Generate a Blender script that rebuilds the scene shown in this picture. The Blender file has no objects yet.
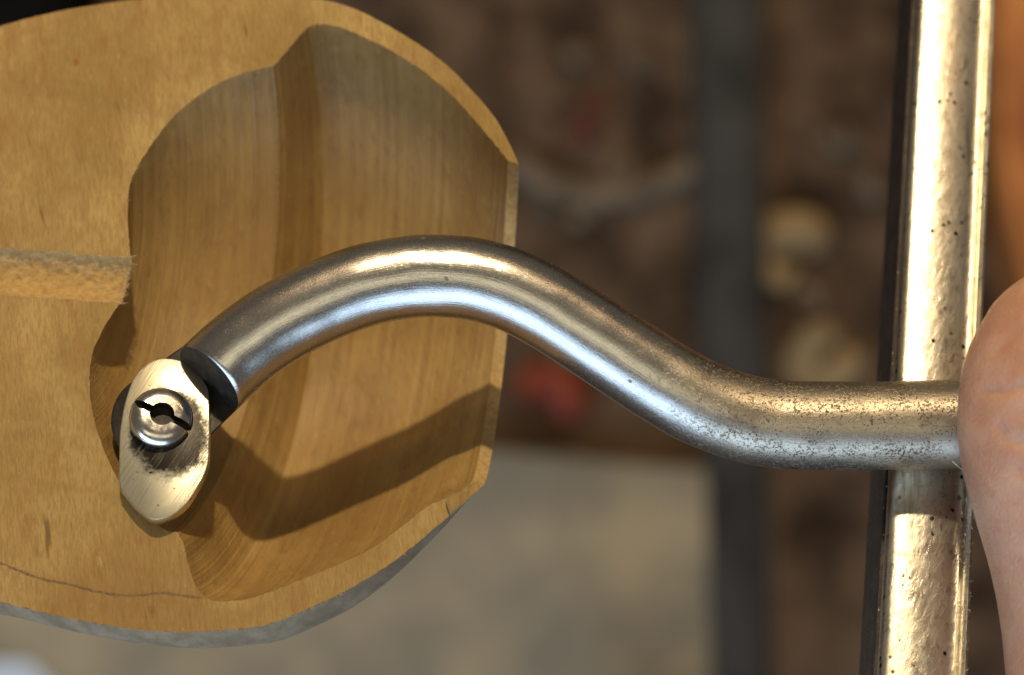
import bpy, bmesh, math, random
import numpy as np
from mathutils import Vector, noise

random.seed(7)
scene = bpy.context.scene
COL = scene.collection

# ------------------------------------------------------------------ camera
LENS, SENSOR, W, H = 90.0, 36.0, 1024, 675
F = LENS / SENSOR * W                 # focal length in pixels
D = F / 9000.0                        # camera height above the tool axis (9 px per mm there)
cam_d = bpy.data.cameras.new('camera')
cam = bpy.data.objects.new('camera', cam_d)
COL.objects.link(cam)
cam_d.lens, cam_d.sensor_width = LENS, SENSOR
cam_d.clip_start, cam_d.clip_end = 0.005, 20
cam.location = (0, 0, D)              # looks straight down
cam_d.dof.use_dof = True
cam_d.dof.focus_distance = D - 0.001
cam_d.dof.aperture_fstop = 15
scene.camera = cam

# ------------------------------------------------------------------ world, lamps, exposure
world = bpy.data.worlds.new('World')
scene.world = world
world.use_nodes = True
bgn = world.node_tree.nodes['Background']
bgn.inputs[0].default_value = (1.0, 0.86, 0.70, 1)
bgn.inputs[1].default_value = 0.11


def lamp(name, kind, loc, target, power, color, **kw):
    d = bpy.data.lights.new(name, kind)
    d.energy, d.color = power, color
    for k, v in kw.items():
        setattr(d, k, v)
    o = bpy.data.objects.new(name, d)
    COL.objects.link(o)
    o.location = loc
    o.rotation_euler = (Vector(target) - Vector(loc)).to_track_quat('-Z', 'Y').to_euler()
    return o


A = math.radians(54)
lamp('work_lamp', 'SPOT', (-0.02, 0.75 * math.sin(A), 0.75 * math.cos(A)), (0, 0, -0.02), 17, (1.0, 0.79, 0.48),
     shadow_soft_size=0.014, spot_size=math.radians(75), spot_blend=0.4)
lamp('ceiling_light', 'AREA', (0.02, -0.02, 0.9), (0.02, -0.02, 0), 1.2, (1.0, 0.88, 0.60),
     shape='RECTANGLE', size=0.95, size_y=0.26)
B = math.radians(57)
lamp('window_light', 'AREA', (-0.35, -1.0 * math.sin(B), 1.0 * math.cos(B)), (0, 0, 0), 12.5, (0.56, 0.76, 1.0),
     shape='RECTANGLE', size=1.6, size_y=0.72)

C = math.radians(60)
lamp('tungsten_tube', 'AREA', (0.05, 0.85 * math.sin(C), 0.85 * math.cos(C)), (0.02, 0, 0), 0.75, (1.0, 0.60, 0.28),
     shape='RECTANGLE', size=0.9, size_y=0.03)

scene.render.engine = 'CYCLES'
scene.cycles.use_denoising = True
scene.cycles.max_bounces = 8
scene.view_settings.view_transform = 'Standard'
scene.view_settings.look = 'None'
scene.view_settings.exposure = 0.0
scene.view_settings.gamma = 1.0


# ------------------------------------------------------------------ helpers
def pix(px, py, z=0.0):
    """point at height z on the ray through a photo pixel"""
    d = D - z
    return Vector(((px - W / 2) / F * d, -(py - H / 2) / F * d, z))


TOOL_TILT = math.tan(math.radians(26))      # cutter seat
ROD_TILT = math.tan(math.radians(3))


def tpix(px, py, dz=0.0, tilt=TOOL_TILT):
    """point on the ray through a photo pixel, dz above the tilted plane in which the tool lies"""
    z = dz
    for _ in range(6):
        p = pix(px, py, z)
        z = dz - (p.y + 0.0096) * tilt
    return pix(px, py, z)


def obj(name, verts=None, faces=None, mats=(), parent=None, bm=None, smooth=False, mat_idx=None, uvs=None):
    me = bpy.data.meshes.new(name)
    if bm is not None:
        bm.to_mesh(me)
        bm.free()
    else:
        me.from_pydata([tuple(v) for v in verts], [], faces)
    for m in mats:
        me.materials.append(m)
    if mat_idx is not None:
        me.polygons.foreach_set('material_index', mat_idx)
    if uvs is not None:
        lay = me.uv_layers.new(name='UVMap')
        for l in me.loops:
            lay.data[l.index].uv = uvs[l.vertex_index]
    if smooth is True:
        me.polygons.foreach_set('use_smooth', [True] * len(me.polygons))
    me.update()
    o = bpy.data.objects.new(name, me)
    COL.objects.link(o)
    if parent is not None:
        o.parent = parent
        o.matrix_parent_inverse = parent.matrix_world.inverted()
    return o


def empty(name, loc):
    o = bpy.data.objects.new(name, None)
    COL.objects.link(o)
    o.location = loc
    o.empty_display_size = 0.01
    bpy.context.view_layer.update()
    return o


def tag(o, label, cat, group=None):
    o['label'], o['category'] = label, cat
    if group:
        o['group'] = group
    return o


def baked(o, name=None):
    """freeze the modifiers of o"""
    dg = bpy.context.evaluated_depsgraph_get()
    me = bpy.data.meshes.new_from_object(o.evaluated_get(dg))
    old = o.data
    o.modifiers.clear()
    o.data = me
    bpy.data.meshes.remove(old)
    return o


def smooth_by_angle(o, deg):
    me = o.data
    me.polygons.foreach_set('use_smooth', [True] * len(me.polygons))
    bm = bmesh.new()
    bm.from_mesh(me)
    for e in bm.edges:
        if len(e.link_faces) == 2 and e.calc_face_angle(0) > math.radians(deg):
            e.smooth = False
    bm.to_mesh(me)
    bm.free()


def catmull(pts, n):
    """n samples, evenly spread over arc length, of the curve through 2-D or 3-D pts"""
    P = [Vector(p) for p in pts]
    P = [2 * P[0] - P[1]] + P + [2 * P[-1] - P[-2]]
    fine = []
    for i in range(1, len(P) - 2):
        p0, p1, p2, p3 = P[i - 1:i + 3]
        for k in range(24):
            t = k / 24
            fine.append(0.5 * (2 * p1 + (p2 - p0) * t + (2 * p0 - 5 * p1 + 4 * p2 - p3) * t * t
                               + (3 * p1 - p0 - 3 * p2 + p3) * t ** 3))
    fine.append(P[-2])
    L = [0]
    for a, b in zip(fine, fine[1:]):
        L.append(L[-1] + (b - a).length)
    out, j = [], 0
    for i in range(n):
        s = L[-1] * i / (n - 1)
        while j < len(L) - 2 and L[j + 1] < s:
            j += 1
        f = (s - L[j]) / max(L[j + 1] - L[j], 1e-12)
        out.append(fine[j].lerp(fine[j + 1], min(max(f, 0), 1)))
    return out


class Mat:
    """small node-tree writer"""
    def __init__(self, name, **kw):
        self.m = bpy.data.materials.new(name)
        self.m.use_nodes = True
        self.t = self.m.node_tree
        self.b = self.t.nodes['Principled BSDF']
        for k, v in kw.items():
            self.set(k, v)
        self.tc = self.t.nodes.new('ShaderNodeTexCoord')

    def set(self, k, v):
        k = k.replace('_', ' ')
        s = self.b.inputs[k]
        if isinstance(v, bpy.types.NodeSocket):
            self.t.links.new(v, s)
        elif isinstance(v, (tuple, list)) and len(v) == 3 and s.type == 'RGBA':
            s.default_value = (*v, 1)
        else:
            s.default_value = v

    def put(self, s, v):
        if isinstance(v, bpy.types.NodeSocket):
            self.t.links.new(v, s)
        elif isinstance(v, (tuple, list)) and len(v) == 3 and s.type == 'RGBA':
            s.default_value = (*v, 1)
        else:
            s.default_value = v

    def coord(self, scale=(1, 1, 1), rot=(0, 0, 0), loc=(0, 0, 0), kind='Object'):
        n = self.t.nodes.new('ShaderNodeMapping')
        n.vector_type = 'TEXTURE' if False else 'POINT'
        r = self.t.nodes.new('ShaderNodeMapping')
        r.inputs['Rotation'].default_value = rot
        self.t.links.new(self.tc.outputs[kind], r.inputs[0])
        self.t.links.new(r.outputs[0], n.inputs[0])
        n.inputs['Scale'].default_value = scale
        n.inputs['Location'].default_value = loc
        return n.outputs[0]

    def noise(self, vec, detail=3, rough=0.55, scale=1.0, dist=0.0):
        n = self.t.nodes.new('ShaderNodeTexNoise')
        self.t.links.new(vec, n.inputs['Vector'])
        n.inputs['Scale'].default_value = scale
        n.inputs['Detail'].default_value = detail
        n.inputs['Roughness'].default_value = rough
        n.inputs['Distortion'].default_value = dist
        return n.outputs['Fac']

    def voronoi(self, vec, out='Distance'):
        n = self.t.nodes.new('ShaderNodeTexVoronoi')
        self.t.links.new(vec, n.inputs['Vector'])
        n.inputs['Scale'].default_value = 1.0
        return n.outputs[out]

    def ramp(self, fac, lo, hi, a=0.0, b=1.0):
        n = self.t.nodes.new('ShaderNodeMapRange')
        n.interpolation_type = 'SMOOTHSTEP'
        self.put(n.inputs[0], fac)
        for i, v in zip((1, 2, 3, 4), (lo, hi, a, b)):
            n.inputs[i].default_value = v
        return n.outputs[0]

    def mix(self, fac, a, b, mode='MIX'):
        n = self.t.nodes.new('ShaderNodeMix')
        n.data_type, n.blend_type = 'RGBA', mode
        self.put(n.inputs[0], fac)
        self.put(n.inputs[6], a)
        self.put(n.inputs[7], b)
        return n.outputs[2]

    def math(self, op, a, b=0.0, c=0.0):
        n = self.t.nodes.new('ShaderNodeMath')
        n.operation = op
        for i, v in enumerate((a, b, c)):
            self.put(n.inputs[i], v)
        return n.outputs[0]

    def axis(self, vec, k):
        n = self.t.nodes.new('ShaderNodeSeparateXYZ')
        self.t.links.new(vec, n.inputs[0])
        return n.outputs[k]

    def bump(self, height, dist, strength=1.0, prev=None):
        n = self.t.nodes.new('ShaderNodeBump')
        self.put(n.inputs['Height'], height)
        n.inputs['Distance'].default_value = dist
        n.inputs['Strength'].default_value = strength
        if prev is not None:
            self.t.links.new(prev, n.inputs['Normal'])
        self.t.links.new(n.outputs[0], self.b.inputs['Normal'])
        return n.outputs[0]


LEAN = math.radians(7)        # the fibres lean like the saw cut across the turning axis


# ------------------------------------------------------------------ materials
def wood_face():
    M = Mat('sawn_wood', Roughness=0.72)
    M.set('Specular IOR Level', 0.25)
    o = M.coord((1, 1, 1))
    big = M.noise(M.coord((70, 45, 60)), 4, 0.6)
    col = M.mix(M.ramp(big, 0.34, 0.66), (0.315, 0.205, 0.066), (0.47, 0.330, 0.128))
    stain = M.noise(M.coord((26, 17, 20), (0, 0, 0.5), (1.3, 0.4, 0)), 4, 0.6)
    col = M.mix(M.ramp(stain, 0.50, 0.72, 0, 0.55), col, (0.30, 0.165, 0.050))
    saw = M.noise(M.coord((9, 340, 9), (0, 0, 0.16)), 3, 0.6)
    col = M.mix(M.ramp(saw, 0.52, 0.72, 0, 0.22), col, (0.22, 0.13, 0.05))
    mid = M.noise(M.coord((500, 90, 90), (0, 0, -LEAN)), 4, 0.65)
    col = M.mix(M.ramp(mid, 0.48, 0.74, 0, 0.62), col, (0.29, 0.145, 0.046))
    fib = M.noise(M.coord((3600, 620, 620), (0, 0, -LEAN)), 5, 0.75)
    col = M.mix(M.ramp(fib, 0.40, 0.64, 0, 0.55), col, (0.24, 0.125, 0.042))
    pale = M.noise(M.coord((2200, 500, 500), (0, 0, -LEAN), (7, 3, 0)), 3, 0.7)
    col = M.mix(M.ramp(pale, 0.60, 0.80, 0, 0.4), col, (0.62, 0.45, 0.21))
    streak = M.noise(M.coord((620, 110, 110), (0, 0, -0.25), (3.1, 5.7, 0)), 2, 0.5)
    col = M.mix(M.ramp(streak, 0.69, 0.78, 0, 0.65), col, (0.10, 0.048, 0.02))
    sp = M.voronoi(M.coord((95, 60, 60), (0, 0, -LEAN), (2, 1, 0)))
    col = M.mix(M.ramp(sp, 0.035, 0.06, 0.75, 0), col, (0.26, 0.055, 0.02))
    M.set('Base Color', col)
    h = M.math('ADD', M.math('ADD', fib, M.math('MULTIPLY', saw, 1.6)), M.math('MULTIPLY', M.noise(M.coord((900, 900, 900)), 3, 0.6), 0.6))
    M.bump(h, 0.00010, 0.8)
    return M.m


def wood_hollow():
    M = Mat('turned_wood', Roughness=0.42)
    M.set('Specular IOR Level', 0.5)
    big = M.noise(M.coord((60, 35, 50), (0, 0, 0), (4, 2, 1)), 4, 0.6)
    col = M.mix(M.ramp(big, 0.30, 0.70), (0.315, 0.190, 0.062), (0.47, 0.315, 0.118))
    # growth / tool rings running round the hollow: follow the length of the profile
    band = M.noise(M.coord((34, 0.5, 1), kind='UV'), 3, 0.6)
    col = M.mix(M.ramp(band, 0.38, 0.62, 0, 0.36), col, (0.235, 0.13, 0.045))
    fine = M.noise(M.coord((260, 1.6, 1), kind='UV'), 3, 0.7)
    col = M.mix(M.ramp(fine, 0.50, 0.74, 0, 0.40), col, (0.17, 0.10, 0.045))
    fleck = M.noise(M.coord((1500, 420, 420), (0, 0, -LEAN)), 4, 0.7)
    col = M.mix(M.ramp(fleck, 0.52, 0.72, 0, 0.45), col, (0.20, 0.105, 0.035))
    pat = M.noise(M.coord((130, 60, 90), (0, 0, 0.2), (2, 7, 3)), 5, 0.7)
    col = M.mix(M.ramp(pat, 0.50, 0.70, 0, 0.35), col, (0.17, 0.088, 0.030))
    dust = M.noise(M.coord((320, 260, 300), (0, 0, 0), (6, 2, 8)), 5, 0.75)
    col = M.mix(M.ramp(dust, 0.56, 0.74, 0, 0.45), col, (0.46, 0.35, 0.16))
    fl2 = M.noise(M.coord((900, 900, 900), (0, 0, 0), (9, 1, 2)), 3, 0.7)
    col = M.mix(M.ramp(fl2, 0.60, 0.78, 0, 0.4), col, (0.52, 0.36, 0.15))
    M.set('Base Color', col)
    h = M.math('ADD', M.math('ADD', M.math('MULTIPLY', fine, 1.0), M.math('MULTIPLY', fleck, 0.9)), M.math('MULTIPLY', dust, 0.6))
    M.bump(h, 0.00018, 0.8)
    return M.m


def wood_rough():
    M = Mat('torn_wood', Roughness=0.85)
    n = M.noise(M.coord((1400, 1400, 1400)), 5, 0.7)
    col = M.mix(M.ramp(n, 0.35, 0.65), (0.42, 0.265, 0.10), (0.54, 0.38, 0.17))
    n2 = M.noise(M.coord((2600, 500, 500), (0, 0, 0.6)), 4, 0.7)
    col = M.mix(M.ramp(n2, 0.58, 0.75, 0, 0.5), col, (0.22, 0.12, 0.045))
    M.set('Base Color', col)
    M.bump(M.math('ADD', n, n2), 0.0002, 0.8)
    return M.m


def wood_outer():
    M = Mat('shade_grey_outer_wood', Roughness=0.6)
    M.set('Specular IOR Level', 0.3)
    n = M.noise(M.coord((300, 120, 120), (0, 0, 0)), 5, 0.65)
    col = M.mix(M.ramp(n, 0.35, 0.65), (0.27, 0.20, 0.13), (0.38, 0.295, 0.20))  # grey of shade and cool window light is put into the wood colour
    n2 = M.noise(M.coord((1800, 300, 300)), 4, 0.7)
    col = M.mix(M.ramp(n2, 0.5, 0.75, 0, 0.4), col, (0.13, 0.10, 0.07))
    M.set('Base Color', col)
    M.bump(n2, 0.00003, 0.6)
    return M.m


def steel_rod():
    M = Mat('bent_steel', Metallic=1.0)
    x = M.axis(M.coord(), 0)
    # the straight shank is unpolished and pitted, the bend is polished
    wob = M.noise(M.coord((120, 120, 120)), 3, 0.6)
    raw = M.ramp(M.math('ADD', x, M.math('MULTIPLY', M.math('SUBTRACT', wob, 0.5), 0.022)), 0.012, 0.030)
    col = M.mix(raw, (0.52, 0.51, 0.49), (0.42, 0.37, 0.30))
    cl = M.noise(M.coord((260, 260, 260), (0, 0, 0), (3, 3, 3)), 4, 0.65)
    col = M.mix(M.math('MULTIPLY', M.ramp(cl, 0.48, 0.70, 0, 0.65), raw), col, (0.20, 0.16, 0.12))
    # long brushing marks
    scr = M.noise(M.coord((5, 170, 1), kind='UV'), 5, 0.75)
    scr2 = M.noise(M.coord((60, 300, 1), kind='UV'), 4, 0.7)
    col = M.mix(M.ramp(scr, 0.50, 0.72, 0, 0.5), col, (0.20, 0.18, 0.17))
    # pits
    pv = M.voronoi(M.coord((2900, 2900, 2900)))
    pn = M.noise(M.coord((420, 420, 420), (0, 0, 0), (1, 8, 2)), 3, 0.6)
    amount = M.math('ADD', M.math('MULTIPLY', raw, 0.24), -0.12)
    thr = M.math('ADD', M.math('MULTIPLY', M.ramp(pn, 0.35, 0.75), 0.30), amount)
    pit = M.math('MULTIPLY', M.ramp(M.math('SUBTRACT', thr, pv), 0.0, 0.06), 1.0)
    pv2 = M.voronoi(M.coord((800, 800, 800), (0, 0, 0), (5, 5, 1)))
    pit2 = M.ramp(M.math('SUBTRACT', M.math('ADD', M.math('MULTIPLY', raw, 0.10), M.math('MULTIPLY', pn, 0.07)), pv2), 0.0, 0.05)
    grain = M.noise(M.coord((2600, 3200, 2600)), 3, 0.7)
    grain = M.math('MULTIPLY', M.ramp(grain, 0.53, 0.62), M.math('ADD', M.math('MULTIPLY', M.math('MULTIPLY', raw, M.ramp(cl, 0.36, 0.62, 0.15, 1.0)), 0.75), 0.05))
    pit = M.math('MAXIMUM', M.math('MAXIMUM', pit, M.math('MULTIPLY', pit2, 0.25)), grain)
    nk = M.voronoi(M.coord((210, 210, 210), (0.3, 0.2, 0.7), (2, 9, 4)))
    nkm = M.noise(M.coord((900, 900, 900)), 2)
    nick = M.ramp(M.math('ADD', nk, M.math('MULTIPLY', M.math('SUBTRACT', nkm, 0.5), 0.16)), 0.05, 0.085, 1, 0)
    pit = M.math('MAXIMUM', pit, M.math('MULTIPLY', nick, 0.9))
    col = M.mix(M.math('MULTIPLY', pit, 0.80), col, (0.045, 0.030, 0.022))
    M.set('Base Color', col)
    M.set('Metallic', M.math('SUBTRACT', 1.0, M.math('MULTIPLY', pit, 0.6)))
    r = M.math('ADD', M.math('MULTIPLY', raw, 0.14), 0.25)
    r = M.math('ADD', r, M.math('MULTIPLY', M.math('SUBTRACT', scr2, 0.5), 0.16))
    M.set('Roughness', M.math('ADD', r, M.math('MULTIPLY', pit, 0.3)))
    h = M.math('SUBTRACT', M.math('ADD', M.math('MULTIPLY', scr, 0.35), M.math('MULTIPLY', M.noise(M.coord((330, 330, 330)), 3, 0.6), 0.55)), M.math('MULTIPLY', pit, 0.6))
    M.bump(h, 0.00007, 0.8)
    return M.m


def steel_dark():
    M = Mat('blackened_steel', Metallic=0.3, Roughness=0.5)
    n = M.noise(M.coord((700, 700, 700)), 5, 0.7)
    M.set('Base Color', M.mix(M.ramp(n, 0.4, 0.7), (0.012, 0.011, 0.010), (0.05, 0.043, 0.036)))
    M.bump(n, 0.00006, 0.8)
    return M.m


def steel_plate(cx, cy):
    M = Mat('ground_plate_steel', Metallic=1.0)
    o = M.coord()
    # soot and oil round the screw, with the screw's shadow painted in below right
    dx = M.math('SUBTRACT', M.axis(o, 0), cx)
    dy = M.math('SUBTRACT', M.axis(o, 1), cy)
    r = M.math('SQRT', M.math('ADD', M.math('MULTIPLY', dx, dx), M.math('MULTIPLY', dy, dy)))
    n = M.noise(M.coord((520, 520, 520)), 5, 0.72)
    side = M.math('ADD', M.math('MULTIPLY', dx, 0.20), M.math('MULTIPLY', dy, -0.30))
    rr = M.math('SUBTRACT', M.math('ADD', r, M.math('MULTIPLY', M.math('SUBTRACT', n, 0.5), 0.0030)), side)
    grime_shadow = M.ramp(rr, 0.0034, 0.0049, 1.0, 0.0)
    col = M.mix(grime_shadow, (0.76, 0.74, 0.62), (0.018, 0.014, 0.011))
    ang = math.radians(58)
    scr = M.noise(M.coord((260, 5200, 100), (0, 0, -ang)), 3, 0.7)
    col = M.mix(M.ramp(scr, 0.5, 0.75, 0, 0.45), col, (0.30, 0.27, 0.22))
    sp = M.voronoi(M.coord((620, 900, 620), (0, 0, 0), (4, 4, 4)))
    spn = M.noise(M.coord((240, 240, 240)), 2)
    col = M.mix(M.math('MULTIPLY', M.ramp(sp, 0.07, 0.16, 1, 0), M.ramp(spn, 0.40, 0.48)), col, (0.03, 0.025, 0.02))
    M.set('Base Color', col)
    M.set('Metallic', M.math('SUBTRACT', 1.0, M.math('MULTIPLY', grime_shadow, 0.85)))
    M.set('Specular IOR Level', 0.12)
    M.set('Roughness', M.math('ADD', 0.24, M.math('ADD', M.math('MULTIPLY', grime_shadow, 0.0), M.math('MULTIPLY', scr, 0.12))))
    M.bump(scr, 0.00003, 0.6)
    return M.m


def steel_screw():
    M = Mat('turned_screw_steel', Metallic=1.0)
    n = M.noise(M.coord((500, 500, 500)), 4, 0.7)
    M.set('Base Color', M.mix(M.ramp(n, 0.45, 0.75, 0, 0.5), (0.72, 0.70, 0.68), (0.30, 0.27, 0.24)))
    M.set('Roughness', M.ramp(n, 0.3, 0.7, 0.14, 0.30))
    M.bump(M.noise(M.coord((1500, 1500, 1500)), 3), 0.00002, 0.6)
    return M.m


def steel_bar():
    M = Mat('tool_rest_steel', Metallic=1.0)
    n = M.noise(M.coord((350, 350, 350)), 5, 0.7)
    col = M.mix(M.ramp(n, 0.42, 0.72, 0, 0.35), (0.80, 0.76, 0.66), (0.40, 0.34, 0.25))
    f = M.noise(M.coord((1500, 700, 900), (0, 0, 0.5)), 5, 0.75, dist=0.6)
    col = M.mix(M.ramp(f, 0.52, 0.68, 0, 0.6), col, (0.22, 0.17, 0.11))
    spn = M.noise(M.coord((180, 110, 150), (0, 0, 0), (2, 2, 2)), 4, 0.7)
    spots = M.voronoi(M.coord((900, 700, 900)))
    dark = M.math('MULTIPLY', M.ramp(spots, 0.16, 0.28, 1, 0), M.ramp(spn, 0.48, 0.58))
    col = M.mix(dark, col, (0.03, 0.022, 0.016))
    tar = M.noise(M.coord((420, 30, 90), (0, 0, 0.04), (5, 1, 3)), 5, 0.7)
    col = M.mix(M.ramp(tar, 0.52, 0.68, 0, 0.6), col, (0.26, 0.19, 0.11))
    M.set('Base Color', col)
    M.set('Roughness', M.ramp(n, 0.3, 0.7, 0.26, 0.42))
    M.bump(M.math('ADD', f, M.math('MULTIPLY', n, 0.3)), 0.00006, 0.8)
    return M.m


def cast_iron():
    M = Mat('dark_cast_iron', Metallic=0.3, Roughness=0.55)
    n = M.noise(M.coord((400, 400, 400)), 5, 0.7)
    col = M.mix(M.ramp(n, 0.4, 0.7), (0.018, 0.013, 0.014), (0.060, 0.042, 0.040))
    sp = M.voronoi(M.coord((1500, 1100, 1500)))
    M.set('Base Color', M.mix(M.ramp(sp, 0.10, 0.16, 0.9, 0), col, (0.42, 0.33, 0.20)))
    M.bump(n, 0.0002, 0.8)
    return M.m


def skin_mat():
    M = Mat('skin', Roughness=0.48)
    n = M.noise(M.coord((120, 120, 120)), 4, 0.6)
    col = M.mix(M.ramp(n, 0.35, 0.68), (0.46, 0.235, 0.15), (0.55, 0.325, 0.225))
    n2 = M.noise(M.coord((420, 420, 420)), 3, 0.6)
    col = M.mix(M.ramp(n2, 0.50, 0.74, 0, 0.5), col, (0.48, 0.185, 0.125))
    M.set('Base Color', col)
    M.set('Subsurface Weight', 0.55)
    M.set('Subsurface Radius', (1.0, 0.35, 0.2))
    M.set('Subsurface Scale', 0.0018)
    v = M.voronoi(M.coord((3600, 2300, 3000), (0, 0, 0.4)))
    M.bump(M.math('ADD', v, M.noise(M.coord((900, 900, 900)), 4, 0.7)), 0.00009, 0.9)
    return M.m


def plain(name, c0, c1, scale, rough=0.8, metallic=0.0, bump=0.0003, stretch=(1, 1, 1), spec=0.3):
    M = Mat(name, Roughness=rough, Metallic=metallic)
    M.set('Specular IOR Level', spec)
    n = M.noise(M.coord(tuple(scale * s for s in stretch)), 5, 0.65)
    M.set('Base Color', M.mix(M.ramp(n, 0.32, 0.68), c0, c1))
    M.bump(n, bump, 0.8)
    return M.m


# ------------------------------------------------------------------ bench and what lies on it (far below the focus)
ZB = -0.45


def bench():
    M = Mat('oily_bench', Roughness=0.9)
    M.set('Specular IOR Level', 0.1)
    n = M.noise(M.coord((45, 45, 45)), 5, 0.65)
    col = M.mix(M.ramp(n, 0.34, 0.66), (0.032, 0.019, 0.012), (0.135, 0.085, 0.052))
    n2 = M.noise(M.coord((130, 130, 130), (0, 0, 0), (3, 4, 5)), 4, 0.7)
    col = M.mix(M.ramp(n2, 0.55, 0.72, 0, 0.5), col, (0.16, 0.115, 0.08))
    n3 = M.noise(M.coord((70, 70, 70), (0, 0, 0), (8, 1, 5)), 2, 0.6)
    col = M.mix(M.ramp(n3, 0.62, 0.75, 0, 0.45), col, (0.14, 0.045, 0.03))
    M.set('Base Color', col)
    M.bump(n2, 0.002, 0.6)
    bm = bmesh.new()
    N = 60
    S = 0.7
    g = [[bm.verts.new((S * (2 * i / N - 1), S * (2 * j / N - 1),
                        ZB + 0.0012 * noise.noise(Vector((i * 0.7, j * 0.7, 0))))) for j in range(N + 1)] for i in range(N + 1)]
    for i in range(N):
        for j in range(N):
            bm.faces.new((g[i][j], g[i + 1][j], g[i + 1][j + 1], g[i][j + 1]))
    o = obj('bench_top', bm=bm, mats=[M.m], smooth=True)
    o['kind'] = 'structure'


def slab(name, corners_px, z0, z1, mat, parent=None, bev=0.0006, wob=0.0):
    """a slab: outline given at its top height z1, going down to z0"""
    top = [pix(x, y, z1) for x, y in corners_px]
    bm = bmesh.new()
    vs = [bm.verts.new(p) for p in top]
    f = bm.faces.new(vs)
    if f.normal.z < 0:
        f.normal_flip()
    bmesh.ops.recalc_face_normals(bm, faces=bm.faces)
    r = bmesh.ops.extrude_face_region(bm, geom=[f])
    for v in r['geom']:
        if isinstance(v, bmesh.types.BMVert):
            v.co.z = z0
    bmesh.ops.recalc_face_normals(bm, faces=bm.faces)
    if bev:
        bmesh.ops.bevel(bm, geom=list(bm.edges), offset=bev, segments=2, affect='EDGES')
    return obj(name, bm=bm, mats=[mat], parent=parent)


bench()
m_board = plain('grey_plywood', (0.20, 0.175, 0.13), (0.38, 0.30, 0.19), 22, 0.8)
o = slab('plywood_board', [(-420, 418), (485, 449), (712, 470), (728, 900), (-420, 960)], ZB + 0.001, ZB + 0.014, m_board, bev=0.001)
tag(o, 'out of focus pale grey-brown plywood board lying on the dark bench', 'board')
m_rail = plain('black_rail_iron', (0.014, 0.013, 0.012), (0.048, 0.044, 0.042), 40, 0.6, 0.1)
rail = empty('iron_rail', pix(735, 340, ZB))
slab('web', [(690, -260), (748, -260), (766, 960), (718, 960)], ZB + 0.0015, ZB + 0.018, m_rail, rail, bev=0.0015)
slab('flange', [(680, -260), (760, -260), (778, 960), (714, 960)], ZB + 0.0015, ZB + 0.006, m_rail, rail, bev=0.001)
tag(rail, 'blurred black iron rail running across the bench behind the bent steel rod', 'rail')
m_pap = plain('bluish_paper', (0.50, 0.58, 0.68), (0.60, 0.66, 0.74), 40, 0.7)
o = slab('paper_sheet', [(-330, 655), (30, 662), (58, 690), (40, 900), (-330, 900)], ZB + 0.0145, ZB + 0.0155, m_pap, bev=0.0002)
tag(o, 'bluish white paper sheet lying on the plywood board', 'paper')
m_blk = plain('black_plastic', (0.003, 0.003, 0.003), (0.006, 0.006, 0.006), 80, 0.8, spec=0.05)
o = slab('black_case', [(-420, -330), (72, -330), (66, 60), (-420, 90)], ZB + 0.002, ZB + 0.06, m_blk, bev=0.004)
tag(o, 'black case on the bench behind the top edge of the wooden half vessel', 'case')
m_oak = plain('orange_brown_wood', (0.26, 0.075, 0.02), (0.72, 0.28, 0.075), 40, 0.6, stretch=(1, 0.5, 1))
o = slab('wooden_block', [(996, -420), (1460, -420), (1460, 330), (1040, 330), (1012, 210), (1002, 120)], ZB + 0.002, ZB + 0.05, m_oak, bev=0.004)
tag(o, 'blurred orange-brown wooden block standing beside the steel tool rest', 'block')


def shaving(px, py, length, width, turns, rot, mat, label, cat, name='wood_shaving', group=None):
    """a curled ribbon lying on the bench"""
    c = pix(px, py, ZB)
    n = 22
    V, Fc = [], []
    t = 0.0007
    for i in range(n + 1):
        a = turns * 2 * math.pi * i / n
        R = length * (0.25 + 0.05 * math.sin(3 * a))
        x = R * math.cos(a) + length * 0.35 * (i / n - 0.5)
        y = 0.55 * R * math.sin(a)
        w = width * (0.6 + 0.4 * math.sin(math.pi * i / n))
        up = 0.003 + 0.0015 * math.sin(2 * a)
        ca, sa = math.cos(rot), math.sin(rot)
        for (ox, oz) in ((0, 0), (w, 0.0008), (w, 0.0008 + t), (0, t)):
            xx, yy = x + ox * math.cos(a), y + ox * math.sin(a)
            V.append((c.x + xx * ca - yy * sa, c.y + xx * sa + yy * ca, c.z + up + oz))
    for i in range(n):
        for k in range(4):
            a, b = 4 * i + k, 4 * i + (k + 1) % 4
            Fc.append((a, b, b + 4, a + 4))
    Fc += [(3, 2, 1, 0), (4 * n, 4 * n + 1, 4 * n + 2, 4 * n + 3)]
    o = obj(name, V, Fc, [mat], smooth=True)
    return tag(o, label, cat, group)


m_tan = plain('pale_shaving', (0.22, 0.15, 0.075), (0.40, 0.28, 0.14), 90, 0.8)
m_red = plain('red_plastic', (0.17, 0.024, 0.010), (0.28, 0.048, 0.02), 90, 0.55)
m_dim = plain('dusty_shaving', (0.10, 0.075, 0.05), (0.20, 0.15, 0.10), 90, 0.85)
shaving(795, 262, 0.026, 0.013, 0.6, 0.4, m_tan, 'largest blurred tan wood shaving on the bench between rail and tool rest', 'shaving')
shaving(829, 354, 0.020, 0.010, 0.75, 1.3, m_tan, 'blurred tan wood shaving just above the straight steel shank', 'shaving')
shaving(543, 408, 0.022, 0.011, 0.5, -0.5, m_red, 'blurred bright red plastic scrap below the bent rod, by the plywood board', 'scrap', 'plastic_scrap')
shaving(597, 128, 0.016, 0.006, 0.6, 0.9, plain('faded_red_plastic', (0.09, 0.026, 0.014), (0.15, 0.045, 0.026), 90, 0.6),
        'small faded red plastic scrap on the dark bench above the bent rod', 'scrap', 'plastic_scrap')
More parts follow.
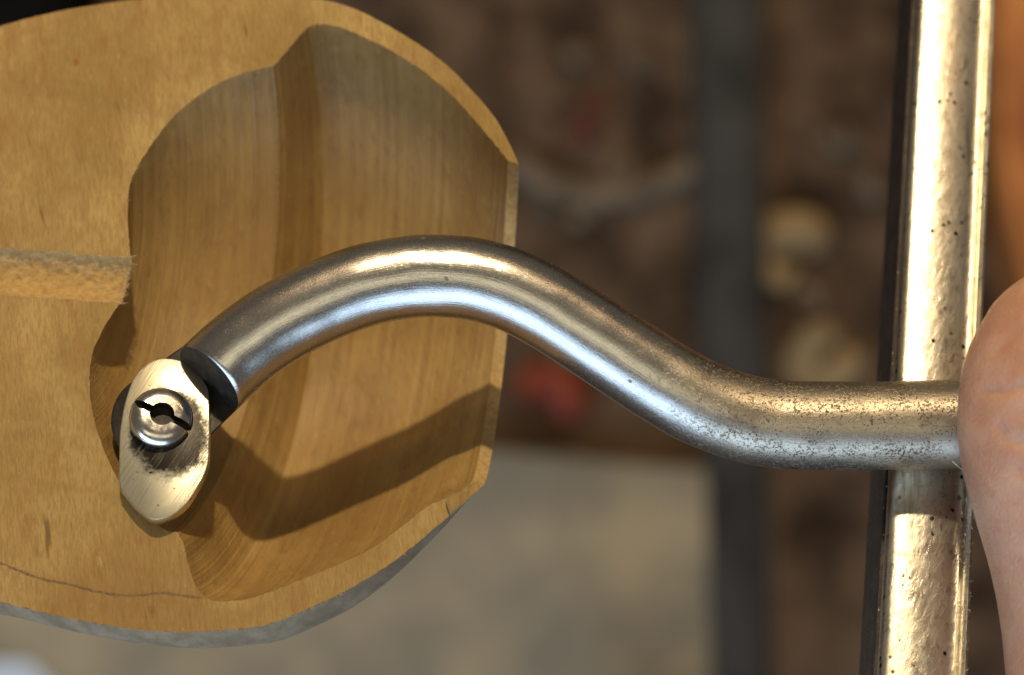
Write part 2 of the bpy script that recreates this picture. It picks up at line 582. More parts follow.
for i in range(14):
    px_, py_ = random.uniform(525, 880), random.uniform(-10, 440)
    if 660 < px_ < 790:
        px_ += 110 if px_ > 730 else -110
    shaving(px_, py_, random.uniform(0.006, 0.014), random.uniform(0.003, 0.006), random.uniform(0.3, 0.8), random.uniform(0, 6.28),
            m_dim, 'small dusty brown wood shaving scattered on the dark bench', 'shaving', group='small shavings on the bench')
# the pale bent wire
pts = catmull([pix(x, y, ZB + 0.004) for x, y in ((512, 158), (540, 180), (580, 193), (625, 194), (665, 182), (694, 166))], 30)
V, Fc = [], []
for i, p in enumerate(pts):
    tg = (pts[min(i + 1, 29)] - pts[max(i - 1, 0)]).normalized()
    s = tg.cross(Vector((0, 0, 1)))
    for k in range(6):
        a = k * math.pi / 3
        V.append(p + (s * math.cos(a) * 1.4 + Vector((0, 0, 1)) * math.sin(a)) * 0.0028)
for i in range(29):
    for k in range(6):
        Fc.append((6 * i + k, 6 * i + (k + 1) % 6, 6 * i + 6 + (k + 1) % 6, 6 * i + 6 + k))
Fc += [tuple(range(5, -1, -1)), tuple(range(174, 180))]
tag(obj('bent_cord', V, Fc, [m_dim], smooth=True), 'pale curved cord lying on the dark bench beside the vessel rim', 'cord')

# ------------------------------------------------------------------ wooden half vessel
TILT, YAW = math.radians(22), math.radians(1.0)
NRM = Vector((-math.sin(YAW), math.sin(TILT), math.cos(TILT))).normalized()   # normal of the sawn face
P0 = pix(163, 440, 0.0003)
CAM = Vector((0, 0, D))


def face_pt(px, py):
    d = pix(px, py, 0) - CAM
    t = (P0 - CAM).dot(NRM) / d.dot(NRM)
    return CAM + d * t


OUT_T = [(-120, 68), (-60, 43), (0, 26), (50, 13), (100, 4), (150, -2), (200, -6), (255, -7), (316, -1), (347, 6), (374, 18),
         (412, 40), (451, 69), (489, 110), (505, 135), (519, 164)]
OUT_B = [(-150, 560), (-100, 580), (-50, 593), (0, 602), (45, 613), (90, 622), (135, 629), (180, 632), (225, 630), (265, 625),
         (300, 612), (345, 591), (390, 564), (435, 528), (462, 504), (483, 486)]
IN_T = [(131, 258), (128.5, 230), (128, 200), (132, 178), (147, 151), (166, 125), (186, 105), (210, 88), (234, 76), (258, 69),
        (273, 66.5), (280, 59), (290, 47), (300, 35), (308, 27), (319, 24), (335, 26), (355, 33), (382, 46), (412, 63), (443, 87),
        (466, 110), (489, 137), (503, 154), (508, 161)]
IN_B = [(120, 303), (104, 327), (92, 355), (89.6, 385), (93, 415), (102, 445), (115, 474), (131, 501), (150, 519), (166, 530),
        (178, 533), (184, 545), (188, 563), (195, 584), (203, 596), (214, 601), (232, 601), (252, 598), (282, 587), (323, 571), (365, 552),
        (395, 532), (425, 508), (448, 497), (471, 482)]
GR_T = [(-120, 238), (0, 247), (60, 252), (131, 258)]
GR_B = [(-130, 285), (0, 295), (60, 299), (120, 303)]


def resample(T, B_, per):
    """matched samples of two outlines (same parameter on both)"""
    a, b = [], []
    n = len(T)
    P = [Vector((*T[i], *B_[i])) for i in range(n)]
    P = [2 * P[0] - P[1]] + P + [2 * P[-1] - P[-2]]
    for i in range(1, n):
        p0, p1, p2, p3 = P[i - 1:i + 3]
        for k in range(per if i < n - 1 else per + 1):
            t = k / per
            q = 0.5 * (2 * p1 + (p2 - p0) * t + (2 * p0 - 5 * p1 + 4 * p2 - p3) * t * t + (3 * p1 - p0 - 3 * p2 + p3) * t ** 3)
            a.append((q[0], q[1]))
            b.append((q[2], q[3]))
    return a, b


def ragged(pts, amp, seed, f=0.35):
    return [(x + amp * noise.noise(Vector((x * f, y * f, seed))), y + amp * noise.noise(Vector((x * f, y * f, seed + 9.5)))) for x, y in pts]


NF = 72
wV, wF, wM, wUV = [], [], [], []


def sweep(T, B_, edge_deg, mi, flip, rough=0.0, s=0.0, shear=None):
    base = len(wV)
    T3, B3 = [face_pt(*p) for p in T], [face_pt(*p) for p in B_]
    rows = []
    for i, (a, b) in enumerate(zip(T3, B3)):
        if i:
            s += 0.5 * ((a - T3[i - 1]).length + (b - B3[i - 1]).length)
        mid, half = (a + b) / 2, (a - b) / 2
        th = math.radians(edge_deg(i / (len(T3) - 1)) if callable(edge_deg) else edge_deg)
        row = []
        for j in range(NF + 1):
            w = 1 - 2 * j / NF
            p = mid + half * (math.sin(th * w) / math.sin(th)) - NRM * (half.length * (math.cos(th * w) - math.cos(th)) / math.sin(th))
            if shear:
                p = p + Vector((1, 0, 0)) * (shear(i / (len(T3) - 1)) * half.length * (math.cos(th * w) - math.cos(th)) / math.sin(th))
            if rough and 0 < j < NF:
                q = p * 900
                p = p + NRM * (rough * noise.fractal(q, 0.8, 2.1, 4)) + half.normalized() * (rough * 0.7 * noise.fractal(q + Vector((5, 5, 5)), 0.8, 2.1, 3))
            row.append(len(wV))
            wV.append(p)
            wUV.append((s / 0.06, j / NF))
        rows.append(row)
    for i in range(len(rows) - 1):
        for j in range(NF):
            f = (rows[i][j], rows[i][j + 1], rows[i + 1][j + 1], rows[i + 1][j])
            wF.append(f[::-1] if flip else f)
            wM.append(mi)
    return rows


def strip_face(poly_px, mi):
    """flat part of the sawn face"""
    bm = bmesh.new()
    vs = [bm.verts.new(face_pt(*p)) for p in poly_px]
    f = bm.faces.new(vs)
    f.normal_update()
    if f.normal.dot(NRM) < 0:
        f.normal_flip()
    bmesh.ops.triangulate(bm, faces=[f], ngon_method='EAR_CLIP')
    bm.verts.index_update()
    base = len(wV)
    for v in bm.verts:
        wV.append(v.co.copy())
        wUV.append((0, 0))
    for f in bm.faces:
        wF.append(tuple(base + v.index for v in f.verts))
        wM.append(mi)
    bm.free()


oT0, oB0 = oT, oB = resample(OUT_T, OUT_B, 10)
segs = [resample(IN_T[a:b], IN_B[a:b], 8) for a, b in ((0, 11), (10, 15), (14, 25))]      # lobe, step, lobe: crisp ridges between
segs = [(ragged(t, 0.9, 3, 0.6), ragged(b, 0.9, 4, 0.6)) for t, b in segs]
iT = segs[0][0] + segs[1][0][1:] + segs[2][0][1:]
iB = segs[0][1] + segs[1][1][1:] + segs[2][1][1:]
gT, gB = resample(GR_T, GR_B, 40)
oT, oB = ragged(oT, 0.5, 1), ragged(oB, 0.7, 2)
gT, gB = ragged(gT, 1.8, 5, 0.2), ragged(gB, 1.6, 6, 0.2)
gT[-1], gB[-1] = iT[0], iB[0]
strip_face(oT + iT[::-1] + gT[::-1][1:], 0)
strip_face(oB + iB[::-1] + gB[::-1][1:], 0)
sweep(*segs[0], 56, 1, True, shear=lambda u: 0.15 * u)
ridge = sweep(*segs[1], lambda u: 56 + 11 * u, 1, True, s=0.045, shear=lambda u: 0.15)[0]
rin = sweep(*segs[2], 67, 1, True, s=0.052, shear=lambda u: 0.15 * (1 - u))
rout = sweep(oT0, oB0, lambda u: 92 - 23 * max(0.0, (u - 0.72) / 0.28) ** 1.5, 2, False)
sweep(gT, gB, 68, 3, True, rough=0.00022)
# rim of the mouth
ri, ro = rin[-1], rout[-1]
base = len(wV)
for j in range(NF + 1):
    a, b = wV[ri[j]], wV[ro[j]]
    for t in (0, 0.5, 1):
        p = a.lerp(b, t)
        if t == 0.5:
            p = p + Vector((0.00012 * noise.noise(p * 1500), 0, 0.0003 * noise.noise(p * 1800)))
        wV.append(p)
        wUV.append((t, j / NF))
for j in range(NF):
    for t in range(2):
        q = base + 3 * j + t
        wF.append((q, q + 1, q + 4, q + 3))
        wM.append(3)
# splintered chip by the lower mouth corner
chip = [(446, 502), (463, 490), (480, 480.5), (482.5, 486.5), (462, 505), (450.5, 515)]
lift = [0.0011, 0.0007, 0.0001, 0.0001, 0.0005, 0.0007]
base = len(wV)
chip0 = len(wF)
for (x, y), h in zip(chip, lift):
    wV.append(face_pt(x, y) + NRM * h)
    wUV.append((0, 0))
for (x, y) in chip:
    wV.append(face_pt(x, y) - NRM * 0.0002)
    wUV.append((0, 0))
wF.append(tuple(range(base + 5, base - 1, -1)))
wM.append(0)
for k in range(6):
    wF.append((base + k, base + (k + 1) % 6, base + 6 + (k + 1) % 6, base + 6 + k))
    wM.append(3)
# closed back end
ro = rout[0]
base = len(wV)
for j in ro:
    wV.append(wV[j])
    wUV.append((0, 0))
wF.append(tuple(range(base, base + NF + 1)))
wM.append(2)

MATW = [wood_face(), wood_hollow(), wood_outer(), wood_rough()]
vessel = obj('wooden_half_vessel', wV, wF, MATW, mat_idx=wM, uvs=wUV)
me = vessel.data
me.polygons.foreach_set('use_smooth', [m in (1, 2, 3) and len(p.vertices) == 4 and p.index < chip0 for m, p in zip(wM, me.polygons)])
tag(vessel, 'tan turned wooden vessel sawn in half, showing its stepped hollow and drill groove', 'wooden vessel')

# pencil line on the sawn face
pl = catmull([(-20, 557), (0, 563), (20, 571), (42, 579), (68, 584), (90, 590), (118, 595), (140, 595), (162, 593), (185, 596), (203, 598)], 160)
V, Fc = [], []
for i, p in enumerate(pl):
    t = (pl[min(i + 1, 159)] - pl[max(i - 1, 0)]).normalized()
    w = 1.0 + 0.9 * noise.noise(Vector((i * 0.13, 2, 0))) + 0.5 * noise.noise(Vector((i * 0.6, 5, 0)))
    w = max(0.12, w)
    s = Vector((-t.y, t.x)) * w
    c = p + Vector((0, 0.8 * noise.noise(Vector((i * 0.25, 0, 3)))))
    for q in (c + s, c - s):
        V.append(face_pt(q.x, q.y) + NRM * 0.00003)
for i in range(159):
    Fc.append((2 * i, 2 * i + 2, 2 * i + 3, 2 * i + 1))
obj('pencil_line', V, Fc, [plain('graphite', (0.13, 0.095, 0.06), (0.27, 0.175, 0.08), 2500, 0.6)], vessel)

# ------------------------------------------------------------------ steel tool rest
rest = empty('tool_rest', pix(890, 1300, -0.03))
M_BAR, M_IRON = steel_bar(), cast_iron()


BAR_TILT = math.tan(math.radians(23))


def bar_point(py):
    return tpix(957 - 33 * py / 675, py, -0.00535, BAR_TILT)


a0, a1 = bar_point(-260), bar_point(1550)
ax = (a1 - a0).normalized()
side = ax.cross(Vector((0, 0, 1))).normalized()
if side.x < 0:
    side = -side
up = side.cross(ax)
if up.z < 0:
    up = -up
R = 0.0115
prof = [(-0.0046, -0.0032), (-0.00475, -0.0012), (-0.0045, -0.0006), (-0.0040, -0.00030)]
for i in range(15):
    a = -0.0036 + 0.0066 * i / 14
    prof.append((a, -(a + 0.0014) ** 2 / (2 * R)))
prof += [(0.0034, -0.0008), (0.0037, -0.0012), (0.0040, -0.0013), (0.0042, -0.0010), (0.0046, -0.0008), (0.0049, -0.0010), (0.0050, -0.0016), (0.0049, -0.0032)]


def extrude_profile(name, prof, mat, n=90, rough=0.00003):
    V, Fc = [], []
    m = len(prof)
    for i in range(n + 1):
        c = a0.lerp(a1, i / n)
        for j, (s, h) in enumerate(prof):
            p = c + side * s + up * h
            V.append(p + up * (rough * noise.noise(p * 700)))
    for i in range(n):
        for j in range(m):
            Fc.append((m * i + j, m * i + (j + 1) % m, m * (i + 1) + (j + 1) % m, m * (i + 1) + j))
    Fc += [tuple(range(m)), tuple(range(m * (n + 1) - 1, m * n - 1, -1))]
    bm = bmesh.new()
    vs = [bm.verts.new(v) for v in V]
    for f in Fc:
        bm.faces.new([vs[k] for k in f])
    bmesh.ops.recalc_face_normals(bm, faces=bm.faces)
    o = obj(name, bm=bm, mats=[mat], parent=rest)
    smooth_by_angle(o, 40)
    return o


extrude_profile('top_bar', prof, M_BAR)
extrude_profile('body', [(-0.0049, -0.0034), (0.0052, -0.0034), (0.0052, -0.014), (0.003, -0.019), (-0.003, -0.019), (-0.0049, -0.014)], M_IRON, rough=0.0002)
c = a0.lerp(a1, 0.97) - up * 0.02
V, Fc = [], []
for i, (z, r) in enumerate(((c.z, 0.009), (c.z - 0.02, 0.0095), (ZB + 0.02, 0.0095), (ZB + 0.012, 0.016), (ZB + 0.002, 0.018))):
    for k in range(24):
        a = k * math.pi / 12
        V.append((c.x + r * math.cos(a), c.y + r * math.sin(a), z))
for i in range(4):
    for k in range(24):
        Fc.append((24 * i + k, 24 * i + 24 + k, 24 * i + 24 + (k + 1) % 24, 24 * i + (k + 1) % 24))
obj('post', V, Fc, [M_IRON], rest, smooth=True)
tag(rest, 'worn bright steel tool rest bar passing under the straight shank of the rod', 'tool rest')

# ------------------------------------------------------------------ bent rod with its cutter
tool = empty('hollowing_tool', pix(960, 424, 0))
CL = [(209, 379), (238, 352), (274, 326), (318, 303), (363, 286), (406, 277.5), (440, 276), (473, 279), (506, 288), (541, 304.5), (578, 327),
      (618, 353), (660, 380), (704, 404), (752, 420), (799, 425.5), (850, 426), (900, 425.5), (958, 424), (1060, 422), (1250, 420), (1560, 416)]
cl = catmull([tpix(x, y, 0, ROD_TILT) for x, y in CL], 420)
NS = 56
V, Fc, UVs = [], [], []
s = 0
for i, p in enumerate(cl):
    if i:
        s += (p - cl[i - 1]).length
    t = (cl[min(i + 1, 419)] - cl[max(i - 1, 0)]).normalized()
    nn = Vector((-t.y, t.x, 0)).normalized()
    uu = t.cross(nn).normalized()
    if uu.z < 0:
        uu = -uu
    px_ = p.x * 9000 + 512
    r = (41.5 + 3.0 * min(max((px_ - 560) / 240, 0), 1)) / 9000
    edge = 0
    if i == 0:
        r *= 0.965
    for k in range(NS):
        a = 2 * math.pi * k / NS
        q = p + nn * (r * math.cos(a)) + uu * (r * math.sin(a))
        # slanted shoulder: the top of the bar is cut further back
        f = max(0.0, 1 - s / 0.008)
        q = q + t * (0.0020 * math.sin(a) * f)
        q = q + (q - p).normalized() * (0.00005 * noise.noise(q * 320))
        V.append(q)
        UVs.append((s / 0.03, a / (2 * math.pi)))
for i in range(419):
    for k in range(NS):
        Fc.append((NS * i + k, NS * (i + 1) + k, NS * (i + 1) + (k + 1) % NS, NS * i + (k + 1) % NS))
for row in (0, 419):
    base = len(V)
    for k in range(NS):
        V.append(V[NS * row + k])
        UVs.append(UVs[NS * row + k])
    Fc.append(tuple(range(base, base + NS)) if row == 0 else tuple(range(base + NS - 1, base - 1, -1)))
M_ROD, M_BLACK = steel_rod(), steel_dark()
rod = obj('bent_rod', V, Fc, [M_ROD, M_BLACK], tool, smooth=True, uvs=UVs)
rod.data.polygons[len(Fc) - 2].material_index = 1
rod.data.polygons[len(Fc) - 2].use_smooth = False
rod.data.polygons[len(Fc) - 1].use_smooth = False

# milled tongue under the cutter
SC = (161, 420)
d = Vector((SC[0] - 209, SC[1] - 379)).normalized()
nrm2 = Vector((-d.y, d.x))
outl = []
cc = Vector((158, 421))
st = Vector((209, 379)) - d * 22
for sgn in (1,):
    outl.append(st + nrm2 * 40)
    for k in range(25):
        a = math.pi * k / 24
        outl.append(cc + nrm2 * (47 * math.cos(a)) + d * (47 * math.sin(a)))
    outl.append(st - nrm2 * 40)
bm = bmesh.new()
layers = [(-0.0004, 0.97), (-0.0006, 1.0), (-0.0022, 0.985), (-0.0036, 0.80), (-0.0043, 0.5)]
rings = []
mid = (st + cc) / 2
for z, kf in layers:
    rings.append([bm.verts.new(tpix(*(mid + (p - mid) * (kf if kf > 0.9 else 1.0) - nrm2 * ((p - mid).dot(nrm2) * (1 - kf) if kf < 0.9 else 0)), z)) for p in outl])
for a, b in zip(rings, rings[1:]):
    for k in range(len(outl)):
        bm.faces.new((a[k], a[(k + 1) % len(outl)], b[(k + 1) % len(outl)], b[k]))
bm.faces.new(rings[0])
bm.faces.new(rings[-1])
bmesh.ops.recalc_face_normals(bm, faces=bm.faces)
o = obj('tongue', bm=bm, mats=[M_BLACK], parent=tool)
smooth_by_angle(o, 35)

# cutter plate
UPT = Vector((0, TOOL_TILT, 1)).normalized()
ZP0, ZP1 = -0.0003, 0.0011
PLATE = [(163, 358), (174, 359), (184, 362), (192, 367), (199.5, 375), (205, 383), (208.5, 393), (209.5, 424), (208.5, 458), (206, 470), (201, 481), (190, 499),
         (182, 508), (173, 514.5), (164, 518), (156, 519.6), (148, 517.5), (134, 506), (120.5, 489), (118.6, 480), (119.5, 433), (123.5, 408), (130, 386), (136, 375),
         (143.5, 366.5), (153, 360.5)]
bm = bmesh.new()
PL = catmull(PLATE[:19], 70) + [Vector(p) for p in PLATE[19:20]] + catmull(PLATE[20:] + PLATE[:1], 24)[:-1]
vs = [bm.verts.new(tpix(p.x, p.y, ZP1)) for p in PL]
f = bm.faces.new(vs)
f.normal_update()
if f.normal.z < 0:
    f.normal_flip()
r = bmesh.ops.extrude_face_region(bm, geom=[f])
for v in r['geom']:
    if isinstance(v, bmesh.types.BMVert):
        v.co += UPT * (ZP0 - ZP1)
bmesh.ops.recalc_face_normals(bm, faces=bm.faces)
top_edges = [e for e in bm.edges if all(v in set(vs) for v in e.verts)]
if not any(vs[0].co.dot(UPT) > v.co.dot(UPT) + 0.001 for v in bm.verts):
    top_edges = [e for e in bm.edges if all(v not in set(vs) for v in e.verts)]
bmesh.ops.bevel(bm, geom=top_edges, offset=0.00013, segments=2, affect='EDGES', profile=0.5)
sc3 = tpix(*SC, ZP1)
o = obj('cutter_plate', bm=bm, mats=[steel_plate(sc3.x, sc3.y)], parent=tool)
smooth_by_angle(o, 30)

# domed screw with a centre hole and a slot
prof = [(0.0, 0.0), (0.00345, 0.0), (0.00352, 0.0001), (0.00352, 0.0006)]
for i in range(1, 13):
    a = math.pi / 2 * i / 12
    prof.append((0.0019 + 0.00162 * math.cos(a), 0.0006 + 0.0013 * math.sin(a)))
prof.append((0.0, 0.00196))
bm = bmesh.new()
N = 72
rings = []
for r, z in prof:
    if r == 0:
        rings.append([bm.verts.new((0, 0, z))])
    else:
        rings.append([bm.verts.new((r * math.cos(2 * math.pi * k / N), r * math.sin(2 * math.pi * k / N), z)) for k in range(N)])
for a, b in zip(rings, rings[1:]):
    for k in range(N):
        k2 = (k + 1) % N
        if len(a) == 1:
            bm.faces.new((a[0], b[k2], b[k]))
        elif len(b) == 1:
            bm.faces.new((a[k], a[k2], b[0]))
        else:
            bm.faces.new((a[k], a[k2], b[k2], b[k]))
bmesh.ops.recalc_face_normals(bm, faces=bm.faces)
screw = obj('screw', bm=bm, mats=[steel_screw(), M_BLACK])


def cutter_box(w, l, z0, z1):
    bm = bmesh.new()
    bmesh.ops.create_cube(bm, size=1)
    for v in bm.verts:
        v.co = Vector((v.co.x * l, v.co.y * w, z0 if v.co.z < 0 else z1))
    for f in bm.faces:
        f.material_index = 1
    return bm


def cutter_cyl(r, z0, z1):
    bm = bmesh.new()
    bmesh.ops.create_cone(bm, cap_ends=True, segments=40, radius1=r, radius2=r, depth=1)
    for v in bm.verts:
        v.co.z = z0 if v.co.z < 0 else z1
    for f in bm.faces:
        f.material_index = 1
    return bm


for bmx in (cutter_box(0.00085, 0.009, 0.0006, 0.004), cutter_cyl(0.00135, 0.0004, 0.004)):
    tmp = obj('tmp', bm=bmx, mats=[M_BLACK, M_BLACK])
    md = screw.modifiers.new('cut', 'BOOLEAN')
    md.operation, md.object, md.solver = 'DIFFERENCE', tmp, 'EXACT'
    baked(screw)
    bpy.data.objects.remove(tmp)
smooth_by_angle(screw, 35)
screw.location = sc3
screw.rotation_euler = (-math.atan(TOOL_TILT), 0, -math.radians(25))
bpy.context.view_layer.update()
screw.parent = tool
screw.matrix_parent_inverse = tool.matrix_world.inverted()
tag(tool, 'bent polished steel rod with a screwed-on oval scraper cutter, reaching into the wooden vessel', 'turning tool')

# ------------------------------------------------------------------ hand holding the rod
hbm = bmesh.new()


def loft(stations, seg=36):
    """stations: centre, (radius across, radius up), direction; closed tube with rounded ends"""
    rings = []
    n = len(stations)
    for i, (c, ra, ru) in enumerate(stations):
        t = (stations[min(i + 1, n - 1)][0] - stations[max(i - 1, 0)][0]).normalized()
        zz = Vector((0, 0, 1))
        if abs(t.z) > 0.9:
            zz = Vector((0, 1, 0))
        s = t.cross(zz).normalized()
        u = s.cross(t).normalized()
        rings.append([hbm.verts.new(c + s * (ra * math.cos(2 * math.pi * k / seg)) + u * (ru * math.sin(2 * math.pi * k / seg))) for k in range(seg)])
    for a, b in zip(rings, rings[1:]):
        for k in range(seg):
            hbm.faces.new((a[k], a[(k + 1) % seg], b[(k + 1) % seg], b[k]))
    hbm.faces.new(rings[0][::-1])
    hbm.faces.new(rings[-1])


ZT = 0.0085
SCL = (D - ZT) / F
# thumb: (py, left edge px, right edge px, half thickness in px)
TH = [(276, 1050, 1062, 6), (279, 1025, 1084, 24), (288, 1007, 1102, 44), (302, 992, 1118, 61), (322, 981, 1131, 72), (345, 970, 1143, 79), (370, 963, 1150, 83),
      (397, 959, 1153, 85), (420, 957.5, 1153, 86), (442, 958.5, 1151, 85), (466, 963, 1149, 84), (492, 970.5, 1147, 82), (520, 979, 1147, 80),
      (550, 988, 1150, 79), (585, 996, 1155, 80), (625, 1002, 1163, 84), (675, 1006, 1180, 92), (740, 1010, 1205, 104), (820, 1022, 1240, 116), (900, 1045, 1280, 120)]
loft([(pix((a + b) / 2, y, ZT - 0.00001 * max(0, y - 600)), (b - a) / 2 * SCL, h * SCL) for y, a, b, h in TH], 44)
# palm, wrist and forearm
loft([(pix(1275, 640, -0.010), 0.014, 0.006), (pix(1275, 660, -0.010), 0.022, 0.010), (pix(1270, 720, -0.009), 0.026, 0.013), (pix(1265, 820, -0.008), 0.029, 0.016),
      (pix(1270, 930, -0.007), 0.030, 0.018), (pix(1280, 1040, -0.007), 0.027, 0.018), (pix(1290, 1140, -0.007), 0.024, 0.018), (pix(1300, 1260, -0.007), 0.024, 0.020),
      (pix(1320, 1500, -0.007), 0.029, 0.025), (pix(1340, 1800, -0.007), 0.034, 0.030)], 44)
# four fingers curled under and round the rod
for k, (fx, sc) in enumerate(((1118, 0.97), (1222, 1.05), (1324, 1.0), (1420, 0.85))):
    path = [pix(fx + 10, 720, -0.012), pix(fx + 6, 640, -0.016), pix(fx + 2, 560, -0.020), pix(fx, 480, -0.0225), pix(fx, 400, -0.0215),
            pix(fx, 345, -0.0165), pix(fx, 318, -0.008), pix(fx, 318, 0.000), pix(fx, 345, 0.0065)]
    rad = [0.0088, 0.0090, 0.0082, 0.0080, 0.0084, 0.0078, 0.0074, 0.0070, 0.0058]
    pp = catmull(path, 40)
    rr = [rad[min(int(i / 39 * 8), 7)] * (1 - (i / 39 * 8) % 1) + rad[min(int(i / 39 * 8) + 1, 8)] * ((i / 39 * 8) % 1) for i in range(40)]
    sts = [(p, r * sc, r * sc) for p, r in zip(pp, rr)]
    e, tdir = pp[-1], (pp[-1] - pp[-2]).normalized()
    for q in (0.5, 0.8, 0.96):
        sts.append((e + tdir * (0.0056 * q), 0.0058 * sc * math.sqrt(1 - q * q), 0.0058 * sc * math.sqrt(1 - q * q)))
    loft(sts, 28)
bmesh.ops.recalc_face_normals(hbm, faces=hbm.faces)
hand = obj('hand', bm=hbm, mats=[skin_mat()])
md = hand.modifiers.new('r', 'REMESH')
md.mode, md.voxel_size = 'VOXEL', 0.0006
md = hand.modifiers.new('s', 'SMOOTH')
md.factor, md.iterations = 0.5, 8
baked(hand)
# skin folds across the thumb
CREASES = [([(996, 352), (1012, 336), (1032, 328), (1060, 325)], 4.4, 0.00040), ([(985, 392), (1004, 391), (1024, 387), (1070, 384)], 3.6, 0.00042),
           ([(990, 378), (984, 395), (978, 412)], 9.0, 0.0002), ([(1000, 428), (1010, 440), (1030, 442), (1070, 438)], 3.6, 0.00038),
           ([(1015, 470), (1050, 478), (1090, 474)], 3.0, 0.0002), ([(1010, 412), (1040, 414), (1080, 410)], 2.2, 0.0002), ([(1018, 362), (1060, 358)], 2.4, 0.0002)]
cr = [(catmull(p, 40), w, a) for p, w, a in CREASES]
hm = hand.data
nv = len(hm.vertices)
co = np.empty(nv * 3)
hm.vertices.foreach_get('co', co)
co = co.reshape(-1, 3)
nor = np.empty(nv * 3, dtype=np.float32)
hm.vertex_normals.foreach_get('vector', nor)
nor = nor.reshape(-1, 3)
sel = np.where((co[:, 0] < 0.070) & (co[:, 2] > 0.002) & (co[:, 1] > -0.018) & (co[:, 1] < 0.006))[0]
P = co[sel]
PX = np.stack([P[:, 0] / (D - P[:, 2]) * F + 512, -P[:, 1] / (D - P[:, 2]) * F + 337.5], 1)
disp = np.zeros(len(sel))
for pts, w, a in cr:
    q = np.array([(p.x, p.y) for p in pts])
    m = ((PX[:, None, :] - q[None]) ** 2).sum(2).min(1)
    disp += -a * np.exp(-m / (2 * w * w)) + 0.12 * a * np.exp(-m / (2 * (3 * w) ** 2))
co[sel] += nor[sel] * disp[:, None]
hm.vertices.foreach_set('co', co.ravel())
hm.polygons.foreach_set('use_smooth', [True] * len(hm.polygons))
# thumb nail, on the side turned away
V, Fc = [], []
for i in range(13):
    for j in range(9):
        u, w = i / 12, j / 8 - 0.5
        px_, py_ = 1084 + 84 * w * (1 - 0.10 * (1 - u)), 300 + 92 * u - 10 * (1 - 4 * w * w) * (1 - u)
        V.append(pix(px_, py_, ZT + 0.0088 - 0.0019 * (2 * w) ** 2 - 0.0040 * max(0, 0.55 - u) ** 2 / 0.3))
for i in range(12):
    for j in range(8):
        Fc.append((9 * i + j, 9 * (i + 1) + j, 9 * (i + 1) + j + 1, 9 * i + j + 1))
nail = obj('thumb_nail', V, Fc, [plain('nail', (0.60, 0.38, 0.30), (0.66, 0.46, 0.38), 200, 0.3)], hand, smooth=True)
tag(hand, 'bare hand with its thumb pressed on the steel rod over the tool rest', 'hand')


# ------------------------------------------------------------------ torn fibres, filings, stray fibre
def slivers(name, items, mat, parent=None):
    """items: base point, direction, up, length, width; thin tapered three-sided slivers"""
    V, Fc = [], []
    for p, d, n, l, w in items:
        d = d.normalized()
        sd = d.cross(n).normalized()
        b = len(V)
        V += [p + sd * w, p - sd * w, p + n * w, p + d * l * 0.6 + n * (0.25 * l) + sd * w * 0.6, p + d * l * 0.6 + n * (0.25 * l) - sd * w * 0.6,
              p + d * l * 0.6 + n * (0.25 * l + w), p + d * l + n * (0.2 * l)]
        Fc += [(b, b + 1, b + 4, b + 3), (b + 1, b + 2, b + 5, b + 4), (b + 2, b, b + 3, b + 5), (b + 3, b + 4, b + 6), (b + 4, b + 5, b + 6), (b + 5, b + 3, b + 6), (b + 2, b + 1, b)]
    o = obj(name, V, Fc, [mat], parent)
    o['kind'] = 'stuff'
    return o


rnd = random.Random(3)
items = []


def along(pts, count, lmin, lmax, wmin, wmax, ang, spread):
    for _ in range(count):
        q = rnd.choice(pts)
        p = face_pt(q[0] + rnd.uniform(-1, 1), q[1] + rnd.uniform(-1, 1)) - NRM * 0.00003
        a = ang + rnd.gauss(0, spread)
        items.append((p, Vector((math.cos(a), math.sin(a), 0)), NRM, rnd.uniform(lmin, lmax), rnd.uniform(wmin, wmax)))


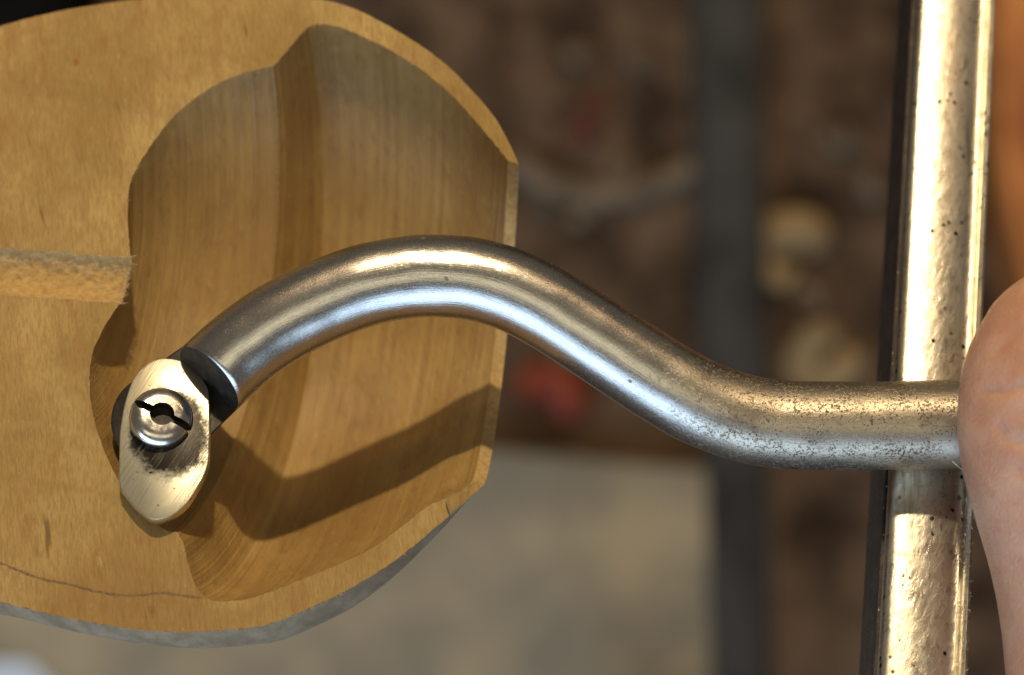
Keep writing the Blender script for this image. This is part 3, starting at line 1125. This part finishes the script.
along([(131 - 11 * i / 12, 258 + 45 * i / 12) for i in range(13)], 46, 0.0003, 0.0011, 0.00003, 0.00007, -0.4, 0.7)     # groove end
along(iT, 70, 0.00012, 0.0005, 0.00002, 0.00004, -1.6, 0.9)
along(gT + gB, 60, 0.00015, 0.0006, 0.00002, 0.00005, -1.5, 0.9)
along([p for p in oB if p[0] > -5], 60, 0.00012, 0.00045, 0.00002, 0.00004, -1.6, 0.6)
for _ in range(110):
    j = rnd.randrange(3, NF - 22)
    p, q = wV[ridge[j]], wV[ridge[j + 1]]
    a = rnd.uniform(0, 6.28)
    items.append((p.lerp(q, rnd.random()), Vector((math.cos(a), math.sin(a), 0)), NRM, rnd.uniform(0.0001, 0.0004), rnd.uniform(0.00002, 0.00005)))
slivers('torn_fibres', items, plain('pale_torn_fibre', (0.48, 0.33, 0.15), (0.66, 0.50, 0.28), 3000, 0.8), vessel)

m_fil = plain('bright_filings', (0.60, 0.52, 0.38), (0.75, 0.68, 0.55), 3000, 0.3, 0.9)
items = []
for _ in range(190):
    py_ = rnd.gauss(575, 55)
    if not 485 < py_ < 700:
        continue
    c = bar_point(py_) + side * rnd.uniform(0.0026, 0.0049) - up * 0.0009
    a = rnd.uniform(0, 6.28)
    items.append((c, Vector((math.cos(a), math.sin(a), 0)), up, rnd.uniform(0.00012, 0.0005), rnd.uniform(0.00002, 0.00006)))
o = slivers('steel_filings', items, m_fil)
tag(o, 'bright steel filings sprinkled along the tool rest edge beside the thumb', 'filings')

pts = catmull([pix(952, 461, 0.0052), pix(966, 473, 0.0054), pix(978, 484, 0.0045), pix(990, 491, 0.003)], 24)
V, Fc = [], []
for i, p in enumerate(pts):
    for k in range(4):
        a = k * math.pi / 2
        V.append(p + Vector((0.7 * math.cos(a), math.cos(a), math.sin(a))) * 0.00003)
for i in range(23):
    for k in range(4):
        Fc.append((4 * i + k, 4 * i + (k + 1) % 4, 4 * i + 4 + (k + 1) % 4, 4 * i + 4 + k))
tag(obj('stray_fibre', V, Fc, [plain('white_fibre', (0.6, 0.58, 0.5), (0.7, 0.68, 0.6), 500, 0.6)], smooth=True),
    'thin whitish fibre caught between thumb and steel shank', 'fibre')
